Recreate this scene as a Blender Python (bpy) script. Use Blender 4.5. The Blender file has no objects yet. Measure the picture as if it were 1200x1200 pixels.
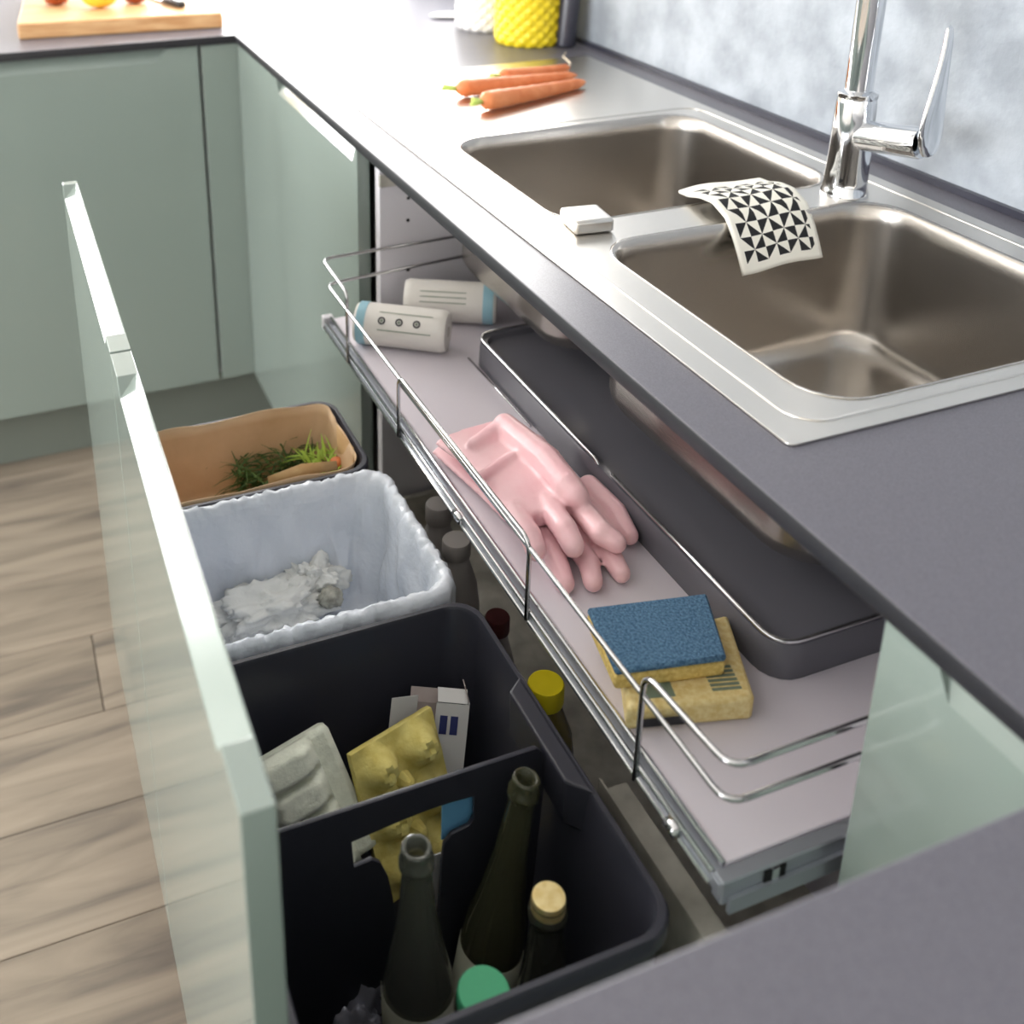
import bpy, bmesh, math, random
from mathutils import Vector, Matrix, noise
random.seed(7)
S = bpy.context.scene
ZT = 0.928                       # worktop top above the floor; all heights below are relative to the worktop top

# ------------------------------------------------------------------ camera
FPX, CX, CY = 1288.30, 459.59, 220.71
RV, DV, FV = Vector((0.935848, -0.352364, -0.005298)), Vector((-0.125169, -0.318309, -0.939687)), Vector((0.329426, 0.880067, -0.341994))
CAM = Vector((-0.4681, -2.1433, 0.4615))
FV.normalize(); RV = (RV - FV * RV.dot(FV)).normalized(); DV = FV.cross(RV).normalized()
cam = bpy.data.cameras.new('camera'); camo = bpy.data.objects.new('camera', cam)
S.collection.objects.link(camo); S.camera = camo
camo.matrix_world = Matrix(((RV.x, -DV.x, -FV.x, CAM.x), (RV.y, -DV.y, -FV.y, CAM.y), (RV.z, -DV.z, -FV.z, CAM.z + ZT), (0, 0, 0, 1)))
cam.sensor_fit = 'HORIZONTAL'; cam.sensor_width = 36.0; cam.lens = FPX / 1200 * 36
cam.shift_x = (600 - CX) / 1200; cam.shift_y = (CY - 600) / 1200
cam.clip_start = .02
cam.dof.use_dof = True; cam.dof.focus_distance = 1.08; cam.dof.aperture_fstop = 5.0

def px(u, v, x=None, y=None, z=None):
    """world point (heights relative to the worktop) seen at photo pixel u,v on the plane x=, y= or z="""
    d = RV * ((u - CX) / FPX) + DV * ((v - CY) / FPX) + FV
    if x is not None: k = (x - CAM.x) / d.x
    elif y is not None: k = (y - CAM.y) / d.y
    else: k = (z - CAM.z) / d.z
    return CAM + d * k

# ------------------------------------------------------------------ world, daylight, exposure
W = bpy.data.worlds.new('world'); S.world = W; W.use_nodes = True
W.node_tree.nodes['Background'].inputs[0].default_value = (.80, .90, 1, 1)
W.node_tree.nodes['Background'].inputs[1].default_value = 1.0
S.view_settings.view_transform = 'Standard'; S.view_settings.look = 'None'
S.view_settings.gamma = 1; S.view_settings.use_curve_mapping = False
S.view_settings.exposure = 0.4
def daylight(name, loc, rot, sx, sy, power, col):
    l = bpy.data.lights.new(name, 'AREA'); l.shape = 'RECTANGLE'; l.size = sx; l.size_y = sy; l.energy = power; l.color = col
    o = bpy.data.objects.new(name, l); S.collection.objects.link(o); o.location = loc; o.rotation_euler = rot
    return o
# daylight entering through the two windows of the far wall; the unseen left wall window is added as fill light
daylight('daylight_far_window', (1.35, 2.86, ZT + .85), (math.radians(-90), 0, 0), 2.5, 1.3, 120, (1, .985, .96))
daylight('daylight_far_left_window', (-2.525, 2.86, ZT + .85), (math.radians(-90), 0, 0), 3.35, 1.3, 168, (1, .985, .96))
daylight('daylight_side_window', (.68, .16, ZT + .62), (0, math.radians(90), 0), .94, .78, 26, (1, .985, .96))
daylight('fill_left_window', (-4.66, -1.9, ZT + .6), (0, math.radians(-90), 0), 1.5, 3.4, 190, (.96, .98, 1))

# ------------------------------------------------------------------ node helpers and materials
class Ex:
    def __init__(s, nt, sock): s.nt, s.k = nt, sock
    def _op(s, op, *a):
        n = s.nt.nodes.new('ShaderNodeMath'); n.operation = op
        for i, v in enumerate((s,) + a):
            if isinstance(v, Ex): s.nt.links.new(v.k, n.inputs[i])
            else: n.inputs[i].default_value = v
        return Ex(s.nt, n.outputs[0])
    def __add__(s, o): return s._op('ADD', o)
    def __sub__(s, o): return s._op('SUBTRACT', o)
    def __mul__(s, o): return s._op('MULTIPLY', o)
    def __truediv__(s, o): return s._op('DIVIDE', o)
    def lt(s, o): return s._op('LESS_THAN', o)
    def gt(s, o): return s._op('GREATER_THAN', o)
    def op(s, name, *a): return s._op(name, *a)
def hexc(r, g, b):
    f = lambda c: (c / 255 / 12.92) if c / 255 <= .04045 else ((c / 255 + .055) / 1.055) ** 2.4
    return (f(r), f(g), f(b), 1)
MATS = {}
def mat(name, col, rough=.5, metal=0, noise_scale=None, col2=None, bump=0, bscale=None, stretch=None, coat=0, trans=0, ior=1.45, spec=.5, emit=0, rot=0, detail=4, cut=(.35, .65)):
    m = bpy.data.materials.new(name); m.use_nodes = True; nt = m.node_tree; b = nt.nodes['Principled BSDF']
    b.inputs['Base Color'].default_value = col; b.inputs['Roughness'].default_value = rough; b.inputs['Metallic'].default_value = metal
    b.inputs['Coat Weight'].default_value = coat; b.inputs['Coat Roughness'].default_value = .06
    b.inputs['Transmission Weight'].default_value = trans; b.inputs['IOR'].default_value = ior; b.inputs['Specular IOR Level'].default_value = spec
    tc = nt.nodes.new('ShaderNodeTexCoord'); mp = nt.nodes.new('ShaderNodeMapping'); nt.links.new(tc.outputs['Object'], mp.inputs[0])
    if stretch: mp.inputs['Scale'].default_value = stretch
    if rot: mp.inputs['Rotation'].default_value = (0, 0, rot)
    if noise_scale:
        n = nt.nodes.new('ShaderNodeTexNoise'); n.inputs['Scale'].default_value = noise_scale; n.inputs['Detail'].default_value = detail
        nt.links.new(mp.outputs[0], n.inputs['Vector'])
        r = nt.nodes.new('ShaderNodeValToRGB'); r.color_ramp.elements[0].position = cut[0]; r.color_ramp.elements[1].position = cut[1]
        r.color_ramp.elements[0].color = col; r.color_ramp.elements[1].color = col2 or col
        nt.links.new(n.outputs[0], r.inputs[0]); nt.links.new(r.outputs[0], b.inputs['Base Color'])
    if bump:
        n = nt.nodes.new('ShaderNodeTexNoise'); n.inputs['Scale'].default_value = bscale or 200; n.inputs['Detail'].default_value = 3
        nt.links.new(mp.outputs[0], n.inputs['Vector'])
        u = nt.nodes.new('ShaderNodeBump'); u.inputs['Strength'].default_value = bump; u.inputs['Distance'].default_value = .002
        nt.links.new(n.outputs[0], u.inputs['Height']); nt.links.new(u.outputs[0], b.inputs['Normal'])
    MATS[name] = m
    return m
def M(n): return MATS[n]
mat('sage', hexc(132, 143, 136), .16, coat=.35)
mat('worktop', hexc(90, 88, 96), .33, noise_scale=900, col2=hexc(106, 104, 112), bump=.05, bscale=900, spec=.55)
mat('concrete', hexc(134, 140, 147), .55, noise_scale=14, col2=hexc(166, 172, 179), bump=.4, bscale=90, detail=14, cut=(.34, .66))
mat('plaster', hexc(226, 224, 220), .9)
mat('ceiling_paint', hexc(236, 235, 232), .95)
mat('floor_gap', hexc(70, 55, 42), .8)
mat('melamine', hexc(214, 211, 216), .4)
mat('plinth', hexc(112, 118, 110), .35)
mat('steel', hexc(212, 208, 202), .28, metal=1, bump=.04, bscale=30, stretch=(60, 2, 60))
mat('bowl_steel', hexc(187, 182, 176), .27, metal=1, bump=.05, bscale=25, stretch=(40, 3, 8))
mat('chrome', hexc(225, 227, 230), .07, metal=1)
mat('wire', hexc(214, 214, 216), .16, metal=1)
mat('zinc', hexc(196, 192, 182), .42, metal=.15, noise_scale=25, col2=hexc(158, 154, 144), bump=.1, bscale=80)
mat('shelf_grey', hexc(218, 211, 219), .28)
mat('shelf_metal', hexc(176, 180, 188), .3, metal=.6)
mat('dark_plastic', hexc(96, 95, 102), .16)
mat('bin_plastic', hexc(56, 56, 65), .34, bump=.04, bscale=500)
mat('hole', hexc(20, 20, 20), .8)
mat('white_ceramic', hexc(236, 234, 232), .25)
mat('yellow_ceramic', hexc(232, 206, 40), .3)
mat('slate', hexc(52, 52, 62), .3)
mat('wood_board', hexc(214, 172, 124), .5, noise_scale=9, col2=hexc(190, 140, 92), stretch=(1, 14, 14))
mat('carrot', hexc(226, 142, 92), .45, noise_scale=40, col2=hexc(210, 118, 66), stretch=(1, 1, 1), bump=.2, bscale=150)
mat('carrot_stem', hexc(178, 196, 96), .6)
mat('root_tip', hexc(190, 176, 156), .7)
mat('onion', hexc(150, 70, 30), .4)
mat('onion_flesh', hexc(238, 226, 200), .4)
mat('lemon', hexc(240, 196, 60), .45)
mat('knife_grip', hexc(34, 34, 36), .4)
mat('glove', hexc(247, 196, 203), .32, noise_scale=30, col2=hexc(250, 206, 211), bump=.25, bscale=120)
mat('sponge_yellow', hexc(236, 208, 130), .85, noise_scale=260, col2=hexc(214, 180, 96), bump=.6, bscale=420)
mat('sponge_pale', hexc(242, 222, 164), .6, noise_scale=200, col2=hexc(226, 198, 128), bump=.4, bscale=300)
mat('scour_blue', hexc(100, 138, 168), .9, noise_scale=420, col2=hexc(58, 94, 126), bump=1, bscale=520)
mat('wrap_film', hexc(235, 235, 235), .08, trans=.0)
mat('print_grey', hexc(120, 134, 116), .6)
mat('print_dark', hexc(40, 40, 44), .6)
mat('roll_white', hexc(226, 222, 216), .4, bump=.5, bscale=60)
mat('roll_blue', hexc(150, 192, 206), .4)
mat('roll_end', hexc(190, 186, 180), .7)
mat('print_navy', hexc(52, 58, 110), .5)
mat('kraft', hexc(222, 190, 154), .8, noise_scale=14, col2=hexc(206, 172, 134), bump=.4, bscale=40)
mat('kraft_pale', hexc(206, 170, 122), .8, noise_scale=40, col2=hexc(190, 150, 100))
mat('leaf', hexc(72, 98, 34), .6, noise_scale=60, col2=hexc(52, 78, 26))
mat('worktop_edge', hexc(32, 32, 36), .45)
mat('leaf_light', hexc(150, 176, 58), .6)
mat('bag', hexc(224, 229, 238), .24, bump=1, bscale=70)
mat('tissue', hexc(240, 240, 236), .9, bump=.6, bscale=160)
mat('eggshell', hexc(190, 188, 176), .7, noise_scale=120, col2=hexc(140, 138, 128))
mat('pulp_grey', hexc(240, 242, 224), .9, noise_scale=90, col2=hexc(226, 228, 210), bump=.5, bscale=240)
mat('pulp_yellow', hexc(240, 224, 140), .9, noise_scale=90, col2=hexc(226, 206, 116), bump=.5, bscale=240)
mat('carton_white', hexc(222, 220, 218), .5)
mat('carton_inside', hexc(186, 172, 168), .8)
mat('blue_card', hexc(128, 198, 246), .45)
mat('glass_clear', hexc(150, 152, 140), .06, trans=.72, ior=1.45)
mat('glass_olive', hexc(120, 120, 92), .06, trans=.72, ior=1.45)
mat('glass_dark', hexc(74, 74, 66), .08, trans=.5, ior=1.45)
mat('label_paper', hexc(168, 168, 150), .7)
mat('cap_green', hexc(72, 176, 126), .45, bump=.15, bscale=200)
mat('cap_gold', hexc(232, 212, 156), .35, metal=.55, noise_scale=160, col2=hexc(214, 188, 126))
mat('cap_grey', hexc(160, 154, 150), .5)
mat('bottle_grey', hexc(176, 170, 166), .4)
mat('bottle_brown', hexc(120, 104, 40), .25)
mat('cap_yellow', hexc(250, 228, 40), .4)
mat('cap_red', hexc(100, 50, 50), .5)
mat('foil', hexc(186, 186, 198), .3, metal=.3, bump=.5, bscale=60)
mat('brown_card', hexc(128, 82, 44), .7)

def cloth_material():
    m = bpy.data.materials.new('cloth_print'); m.use_nodes = True; nt = m.node_tree; b = nt.nodes['Principled BSDF']
    uv = nt.nodes.new('ShaderNodeUVMap'); sp = nt.nodes.new('ShaderNodeSeparateXYZ'); nt.links.new(uv.outputs[0], sp.inputs[0])
    U, V = Ex(nt, sp.outputs[0]), Ex(nt, sp.outputs[1])
    nu, nv = 3.2, 4.0
    u = (U - .07) / .86 * nu; v = (V - .08) / .80 * nv
    a = (u.op('FRACT') - .5); c = (v.op('FRACT') - .5)
    ang = a.op('ARCTAN2', c) * (4 / math.pi) + 8.0
    black = ang.op('FLOOR').op('FLOORED_MODULO', 2.0)
    inside = U.gt(.07) * U.lt(.93) * V.gt(.08) * V.lt(.88)
    fac = black * inside
    mx = nt.nodes.new('ShaderNodeMix'); mx.data_type = 'RGBA'
    nt.links.new(fac.k, mx.inputs[0]); mx.inputs[6].default_value = hexc(238, 234, 222); mx.inputs[7].default_value = hexc(28, 28, 30)
    nt.links.new(mx.outputs[2], b.inputs['Base Color']); b.inputs['Roughness'].default_value = .9
    MATS['cloth_print'] = m
cloth_material()

def plank_material(i):
    m = bpy.data.materials.new('oak_plank'); m.use_nodes = True; nt = m.node_tree; b = nt.nodes['Principled BSDF']
    tc = nt.nodes.new('ShaderNodeTexCoord'); mp = nt.nodes.new('ShaderNodeMapping')
    nt.links.new(tc.outputs['Object'], mp.inputs[0]); mp.inputs['Scale'].default_value = (1.1, 9, 1); mp.inputs['Location'].default_value = (i * 3.1, i * 1.7, 0)
    n = nt.nodes.new('ShaderNodeTexNoise'); n.inputs['Scale'].default_value = 2.2; n.inputs['Detail'].default_value = 9; n.inputs['Distortion'].default_value = 1.1
    nt.links.new(mp.outputs[0], n.inputs['Vector'])
    r = nt.nodes.new('ShaderNodeValToRGB'); e = r.color_ramp.elements
    k = [0, 8, -8, 4, -4][i % 5]
    e[0].position = .30; e[0].color = hexc(110 + k, 100 + k, 91 + k); e[1].position = .66; e[1].color = hexc(162 + k, 147 + k, 130 + k)
    q = r.color_ramp.elements.new(.46); q.color = hexc(142 + k, 129 + k, 114 + k)
    nt.links.new(n.outputs[0], r.inputs[0]); nt.links.new(r.outputs[0], b.inputs['Base Color']); b.inputs['Roughness'].default_value = .55
    return m
PLANKS = [plank_material(i) for i in range(5)]

# ------------------------------------------------------------------ object helpers
ROOT = {}
def tag(o, label=None, cat=None, group=None, kind=None):
    if label: o['label'] = label
    if cat: o['category'] = cat
    if group: o['group'] = group
    if kind: o['kind'] = kind
    return o
def thing(name, loc, label=None, cat=None, group=None, kind=None):
    o = bpy.data.objects.new(name, None); S.collection.objects.link(o)
    o.empty_display_size = .05; loc = Vector(loc); o.location = loc + Vector((0, 0, ZT)); ROOT[o.name] = loc
    return tag(o, label, cat, group, kind)
def obj(name, bm, m, parent=None, smooth=False, label=None, cat=None, group=None, kind=None, mods=()):
    me = bpy.data.meshes.new(name)
    bmesh.ops.recalc_face_normals(bm, faces=bm.faces)
    if parent is not None: org = ROOT[parent.name]
    else:
        xs = [v.co.x for v in bm.verts]; ys = [v.co.y for v in bm.verts]; zs = [v.co.z for v in bm.verts]
        org = Vector(((min(xs) + max(xs)) / 2, (min(ys) + max(ys)) / 2, min(zs)))
    bmesh.ops.translate(bm, verts=bm.verts, vec=-org)
    bm.to_mesh(me); bm.free()
    if smooth: me.polygons.foreach_set('use_smooth', [True] * len(me.polygons))
    mm = M(m) if isinstance(m, str) else m
    me.materials.append(mm)
    o = bpy.data.objects.new(name, me); S.collection.objects.link(o)
    ROOT[o.name] = org
    if parent is not None: o.parent = parent
    else: o.location = org + Vector((0, 0, ZT))
    for kind_, kw in mods:
        d = o.modifiers.new(kind_, kind_)
        for k, v in kw.items(): setattr(d, k, v)
    if smooth == 'auto':
        try: me.set_sharp_from_angle(angle=math.radians(40))
        except Exception: pass
    return tag(o, label, cat, group, kind)
BEV = lambda w, s=2: ('BEVEL', dict(width=w, segments=s, limit_method='ANGLE', angle_limit=math.radians(40)))
SOL = lambda t, off=0: ('SOLIDIFY', dict(thickness=t, offset=off))
def nb(): return bmesh.new()
def box(bm, x0, x1, y0, y1, z0, z1, mtx=None):
    g = bmesh.ops.create_cube(bm, size=1)
    for v in g['verts']:
        v.co = Vector((x0 + (v.co.x + .5) * (x1 - x0), y0 + (v.co.y + .5) * (y1 - y0), z0 + (v.co.z + .5) * (z1 - z0)))
        if mtx is not None: v.co = mtx @ v.co
    return bm
def ring_faces(bm, a, b, closed=True):
    n = len(a)
    for i in range(n if closed else n - 1):
        j = (i + 1) % n
        try: bm.faces.new((a[i], a[j], b[j], b[i]))
        except ValueError: pass
def loft(bm, rings, cap0=False, cap1=False, closed=True):
    vr = [[bm.verts.new(p) for p in r] for r in rings]
    for a, b in zip(vr, vr[1:]): ring_faces(bm, a, b, closed)
    if cap0: bm.faces.new(vr[0])
    if cap1: bm.faces.new(vr[-1])
    return vr
def frame_axes(d):
    d = d.normalized(); a = Vector((0, 0, 1)) if abs(d.z) < .9 else Vector((1, 0, 0))
    u = d.cross(a).normalized(); return u, d.cross(u)
def tube(bm, pts, r, seg=8, caps=True):
    pts = [Vector(p) for p in pts]; n = len(pts); rr = r if isinstance(r, (list, tuple)) else [r] * n
    rings = []; u = None
    for i, p in enumerate(pts):
        d = (pts[min(i + 1, n - 1)] - pts[max(i - 1, 0)]).normalized()
        if u is None: u, v = frame_axes(d)
        else:
            u = (u - d * u.dot(d)).normalized(); v = d.cross(u)
        rings.append([p + (u * math.cos(2 * math.pi * k / seg) + v * math.sin(2 * math.pi * k / seg)) * rr[i] for k in range(seg)])
    loft(bm, rings, caps, caps); return bm
def arc_corner(pts, r, seg=5):
    """round the inner corners of a polyline"""
    pts = [Vector(p) for p in pts]; out = [pts[0]]
    for a, b, c in zip(pts, pts[1:], pts[2:]):
        d0 = (a - b).normalized(); d1 = (c - b).normalized(); k = min(r, (a - b).length * .49, (c - b).length * .49)
        p0, p1 = b + d0 * k, b + d1 * k
        for i in range(seg + 1):
            t = i / seg; out.append(p0 * (1 - t) ** 2 + b * 2 * t * (1 - t) + p1 * t * t)
    out.append(pts[-1]); return out
def lathe(bm, prof, mtx=Matrix(), seg=28, cap0=True, cap1=True):
    rings = [[mtx @ Vector((r * math.cos(2 * math.pi * k / seg), r * math.sin(2 * math.pi * k / seg), z)) for k in range(seg)] for r, z in prof]
    loft(bm, rings, cap0, cap1); return bm
def rrect(x0, x1, y0, y1, z, r, seg=5):
    out = []
    for cx, cy, a0 in ((x1 - r, y1 - r, 0), (x0 + r, y1 - r, 90), (x0 + r, y0 + r, 180), (x1 - r, y0 + r, 270)):
        for i in range(seg + 1):
            a = math.radians(a0 + 90 * i / seg); out.append(Vector((cx + r * math.cos(a), cy + r * math.sin(a), z)))
    return out
def axis_m(base, top, spin=0):
    base = Vector(base); d = Vector(top) - base; u, v = frame_axes(d); d.normalize()
    m = Matrix(((u.x, v.x, d.x, base.x), (u.y, v.y, d.y, base.y), (u.z, v.z, d.z, base.z), (0, 0, 0, 1)))
    return m @ Matrix.Rotation(spin, 4, 'Z')
def basis(o, u, v):
    """matrix with local x along u, y near v, z = u x v, origin o"""
    u = Vector(u).normalized(); w = u.cross(Vector(v)).normalized(); v = w.cross(u)
    return Matrix(((u.x, v.x, w.x, o[0]), (u.y, v.y, w.y, o[1]), (u.z, v.z, w.z, o[2]), (0, 0, 0, 1)))
def plate(outer, holes, thick, mtx=Matrix()):
    """flat plate with holes in local xy, thickness along local z from 0 to -thick"""
    cu = bpy.data.curves.new('tmp', 'CURVE'); cu.dimensions = '2D'; cu.fill_mode = 'BOTH'; cu.extrude = thick / 2
    for loop in [outer] + list(holes):
        s = cu.splines.new('POLY'); s.points.add(len(loop) - 1); s.use_cyclic_u = True
        for pt, q in zip(s.points, loop): pt.co = (q[0], q[1], 0, 1)
    o = bpy.data.objects.new('tmp', cu); S.collection.objects.link(o)
    dg = bpy.context.evaluated_depsgraph_get(); me = bpy.data.meshes.new_from_object(o.evaluated_get(dg))
    bm = nb(); bm.from_mesh(me); bmesh.ops.remove_doubles(bm, verts=bm.verts, dist=1e-6)
    bmesh.ops.translate(bm, verts=bm.verts, vec=(0, 0, -thick / 2)); bmesh.ops.transform(bm, matrix=mtx, verts=bm.verts)
    bpy.data.objects.remove(o); bpy.data.curves.remove(cu); bpy.data.meshes.remove(me)
    return bm
def ellipsoid(bm, c, rx, ry, rz, mtx=None, u=18, v=10):
    g = bmesh.ops.create_uvsphere(bm, u_segments=u, v_segments=v, radius=1)
    for q in g['verts']:
        q.co = Vector((q.co.x * rx, q.co.y * ry, q.co.z * rz))
        if mtx is not None: q.co = mtx @ q.co
        q.co += Vector(c)
    return bm
def capsule(bm, pts, rr, seg=10):
    """tapered limb with round ends through pts"""
    pts = [Vector(p) for p in pts]
    tube(bm, pts, rr, seg)
    for p, r in zip(pts, rr): ellipsoid(bm, p, r, r, r, None, 10, 8)
    return bm

# ------------------------------------------------------------------ room shell
XW = .605            # face of the wall behind the sink
YW = .66             # back of the far counter (open to the room beyond)
YF = 2.80            # far wall of the room
XL, XX, YB, ZC, ZF = -4.60, 2.8, -4.4, 1.62, -ZT
fl = thing('floor', (-1, -1.5, ZF), kind='structure')
obj('subfloor', box(nb(), XL, XX, YB, YF, ZF - .03, ZF - .004), 'floor_gap', fl)
PW = .182; NR = 17
y = px(0, 770, z=ZF).y + PW * NR
for row in range(48):
    x = -5.2 + [.0, -.62, -.31, -.95][row % 4]; yy = y - row * PW
    if row == NR: x = px(112, 770, z=ZF).x - 1.29 * 4
    if yy - PW < YB or yy > YF: continue
    xe = XX if yy > YW else XW
    while x < xe:
        a, b = max(x, XL), min(x + 1.29, xe)
        if b - a > .02:
            obj('plank', box(nb(), a + .0008, b - .0008, yy - PW + .0008, yy - .0008, ZF - .012, ZF), PLANKS[(row * 3 + int((x + 9) * 2)) % 5], fl, mods=[BEV(.0012, 1)])
        x += 1.29
WR = (-.235, .555, .14, 1.10)
rm = Matrix(((0, 0, 1, XW + .1), (1, 0, 0, 0), (0, 1, 0, 0), (0, 0, 0, 1)))
obj('wall_right', plate([(YB, ZF), (YW + .02, ZF), (YW + .02, ZC), (YB, ZC)], [[(WR[0], WR[2]), (WR[1], WR[2]), (WR[1], WR[3]), (WR[0], WR[3])]], .1, rm), 'concrete', kind='structure')
obj('wall_return', box(nb(), XW + .1, XX, YW - .08, YW + .02, ZF, ZC), 'plaster', kind='structure')
obj('wall_side', box(nb(), XX, XX + .1, YW - .08, YF, ZF, ZC), 'plaster', kind='structure')
fm = Matrix(((1, 0, 0, 0), (0, 0, -1, YF), (0, 1, 0, 0), (0, 0, 0, 1)))     # local x -> world x, local y -> world z
lm = Matrix(((0, 0, 1, XL), (1, 0, 0, 0), (0, 1, 0, 0), (0, 0, 0, 1)))      # local x -> world y, local y -> world z
WA, WB, WL = (.1, 2.6, .2, 1.5), (-4.2, -.85, .2, 1.5), (-3.6, -.2, -.15, 1.35)
rect = lambda w: [(w[0], w[2]), (w[1], w[2]), (w[1], w[3]), (w[0], w[3])]
obj('wall_far', plate([(XL, ZF), (XX, ZF), (XX, ZC), (XL, ZC)], [rect(WA), rect(WB)], .1, fm @ Matrix.Translation((0, 0, 0))), 'plaster', kind='structure')
obj('wall_left', plate([(YB, ZF), (YF, ZF), (YF, ZC), (YB, ZC)], [rect(WL)], .1, lm), 'plaster', kind='structure')
obj('wall_back', box(nb(), XL, XW, YB - .1, YB, ZF, ZC), 'plaster', kind='structure')
obj('ceiling', box(nb(), XL - .1, XX + .1, YB - .1, YF + .1, ZC, ZC + .1), 'ceiling_paint', kind='structure')
def window(name, pts, mtx, nm):
    r = thing(name, mtx @ Vector((pts[0] + (pts[1] - pts[0]) / 2, pts[2], 0)), kind='structure')
    x0, x1, y0, y1 = pts; w = .035
    holes = []
    for i in range(nm):
        a = x0 + (x1 - x0) * i / nm + w / 2 + (w / 2 if i == 0 else 0); b = x0 + (x1 - x0) * (i + 1) / nm - w / 2 - (w / 2 if i == nm - 1 else 0)
        holes.append([(a, y0 + w), (b, y0 + w), (b, y1 - w), (a, y1 - w)])
    obj('window_frame', plate([(x0, y0), (x1, y0), (x1, y1), (x0, y1)], holes, .04, mtx), 'white_ceramic', r)
window('window_1', WA, fm @ Matrix.Translation((0, 0, -.02)), 2)
window('window_2', WB, fm @ Matrix.Translation((0, 0, -.02)), 2)
window('window_4', WR, rm @ Matrix.Translation((0, 0, -.045)), 1)
window('added_window_left', WL, lm @ Matrix.Translation((0, 0, -.04)), 3)  # unseen window added to carry the left fill light

# ------------------------------------------------------------------ worktop (one U-shaped slab with the sink cut-out)
TH = .016; YN = -1.880
SX0, SX1, SY0, SY1 = .052, .552, -1.591, -.431
out = [(-2.52, 0), (0, 0), (0, YN), (-.9, YN), (-.9, YN - .62), (XW, YN - .62), (XW, YW), (-2.52, YW)]
obj('worktop', plate(out, [[(SX0 + .015, SY0 + .015), (SX1 - .015, SY0 + .015), (SX1 - .015, SY1 - .015), (SX0 + .015, SY1 - .015)]], TH), 'worktop',
    label='thin dark grey U-shaped worktop around the inset sink', cat='worktop', mods=[BEV(.0012, 2)])
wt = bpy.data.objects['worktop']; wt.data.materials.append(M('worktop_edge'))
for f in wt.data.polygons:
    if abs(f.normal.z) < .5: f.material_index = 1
obj('wall_seal', box(nb(), XW - .008, XW - .0003, YN - .6, YW - .001, .0003, .009), 'slate', label='dark seal strip where the worktop meets the sink wall', cat='seal strip')

# ------------------------------------------------------------------ cabinet fronts with bevelled finger grips
def front_bm(o, wd, od, Wd, H, T, g0, g1, gd, sl=.022):
    o, wd, od = Vector(o), Vector(wd), Vector(od); up = Vector((0, 0, 1))
    P = lambda w, t, z: o + wd * w + od * t + up * z
    bm = nb(); V = lambda *a: bm.verts.new(P(*a))
    i00, i10, ib0, ib1 = V(0, 0, 0), V(Wd, 0, 0), V(0, 0, -H), V(Wd, 0, -H)
    o00, o10, ob0, ob1 = V(0, T, 0), V(Wd, T, 0), V(0, T, -H), V(Wd, T, -H)
    if g1 > g0:
        a0, a1, c0, c1 = V(g0, .0015, 0), V(g1, .0015, 0), V(g0, T, 0), V(g1, T, 0)
        b0, b1 = V(g0 + sl, T, -gd), V(g1 - sl, T, -gd)
        F = [(i00, i10, a1, a0), (a0, a1, b1, b0), (a0, b0, c0), (a1, c1, b1), (i00, a0, c0, o00), (i10, o10, c1, a1), (ob0, ob1, o10, c1, b1, b0, c0, o00)]
    else: F = [(i00, i10, o10, o00), (ob0, ob1, o10, o00)]
    F += [(i00, i10, ib1, ib0), (i00, o00, ob0, ib0), (i10, o10, ob1, ib1), (ib0, ib1, ob1, ob0)]
    for f in F: bm.faces.new(f)
    return bm
FT = -.019; FB = -.772; FH = FT - FB; XF = .021; T = .019
# far counter: wide closed door and narrow corner filler
fc = thing('base_cabinet', (-.37, .3, ZF), 'closed sage green base cabinet under the cutting board', 'cabinet')
obj('carcass', box(nb(), -.67, XF + .018, .042, YW - .01, FB, FT - .002), 'melamine', fc)
obj('door', front_bm((-.675, .0275, FT), (1, 0, 0), (0, -1, 0), .6, FH, T, .05, .54, .026), 'sage', fc, mods=[BEV(.0012, 2)])
obj('corner_filler', box(nb(), -.068, .022, .0085, .0405, FB, FT), 'sage', fc, mods=[BEV(.001, 1)])
obj('plinth', box(nb(), -.669, .091, .088, .104, ZF + .001, FB), 'plinth', fc)
fc2 = thing('base_cabinet', (-1.7, .3, ZF), 'closed sage green base cabinet beside the left wall, beyond the corner', 'cabinet')
obj('carcass', box(nb(), -2.5, -.6705, .042, YW - .01, FB, FT - .002), 'melamine', fc2)
for k in range(3):
    obj('door', front_bm((-2.478 + k * .6 + .003, .0405, FT), (1, 0, 0), (0, -1, 0), .594, FH, T, .05, .544, .026), 'sage', fc2, mods=[BEV(.0012, 2)])
obj('plinth', box(nb(), -2.5, -.6705, .088, .104, ZF + .001, FB), 'plinth', fc2)
# sink run, far of the pull-out
rc = thing('base_cabinet', (.3, -.35, ZF), 'closed sage green cabinet between the corner and the open pull-out', 'cabinet')
obj('carcass', box(nb(), XF + .022, XW - .01, -.757, .04, FB, FT - .002), 'plinth', rc)
obj('door', front_bm((.0235, -.738, FT), (0, 1, 0), (-1, 0, 0), .738 + .004, FH, T, .008, .44, .024, .012), 'sage', rc, mods=[BEV(.0012, 2)])
obj('plinth', box(nb(), .092, .108, -.757, .087, ZF + .001, FB), 'plinth', rc)
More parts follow.
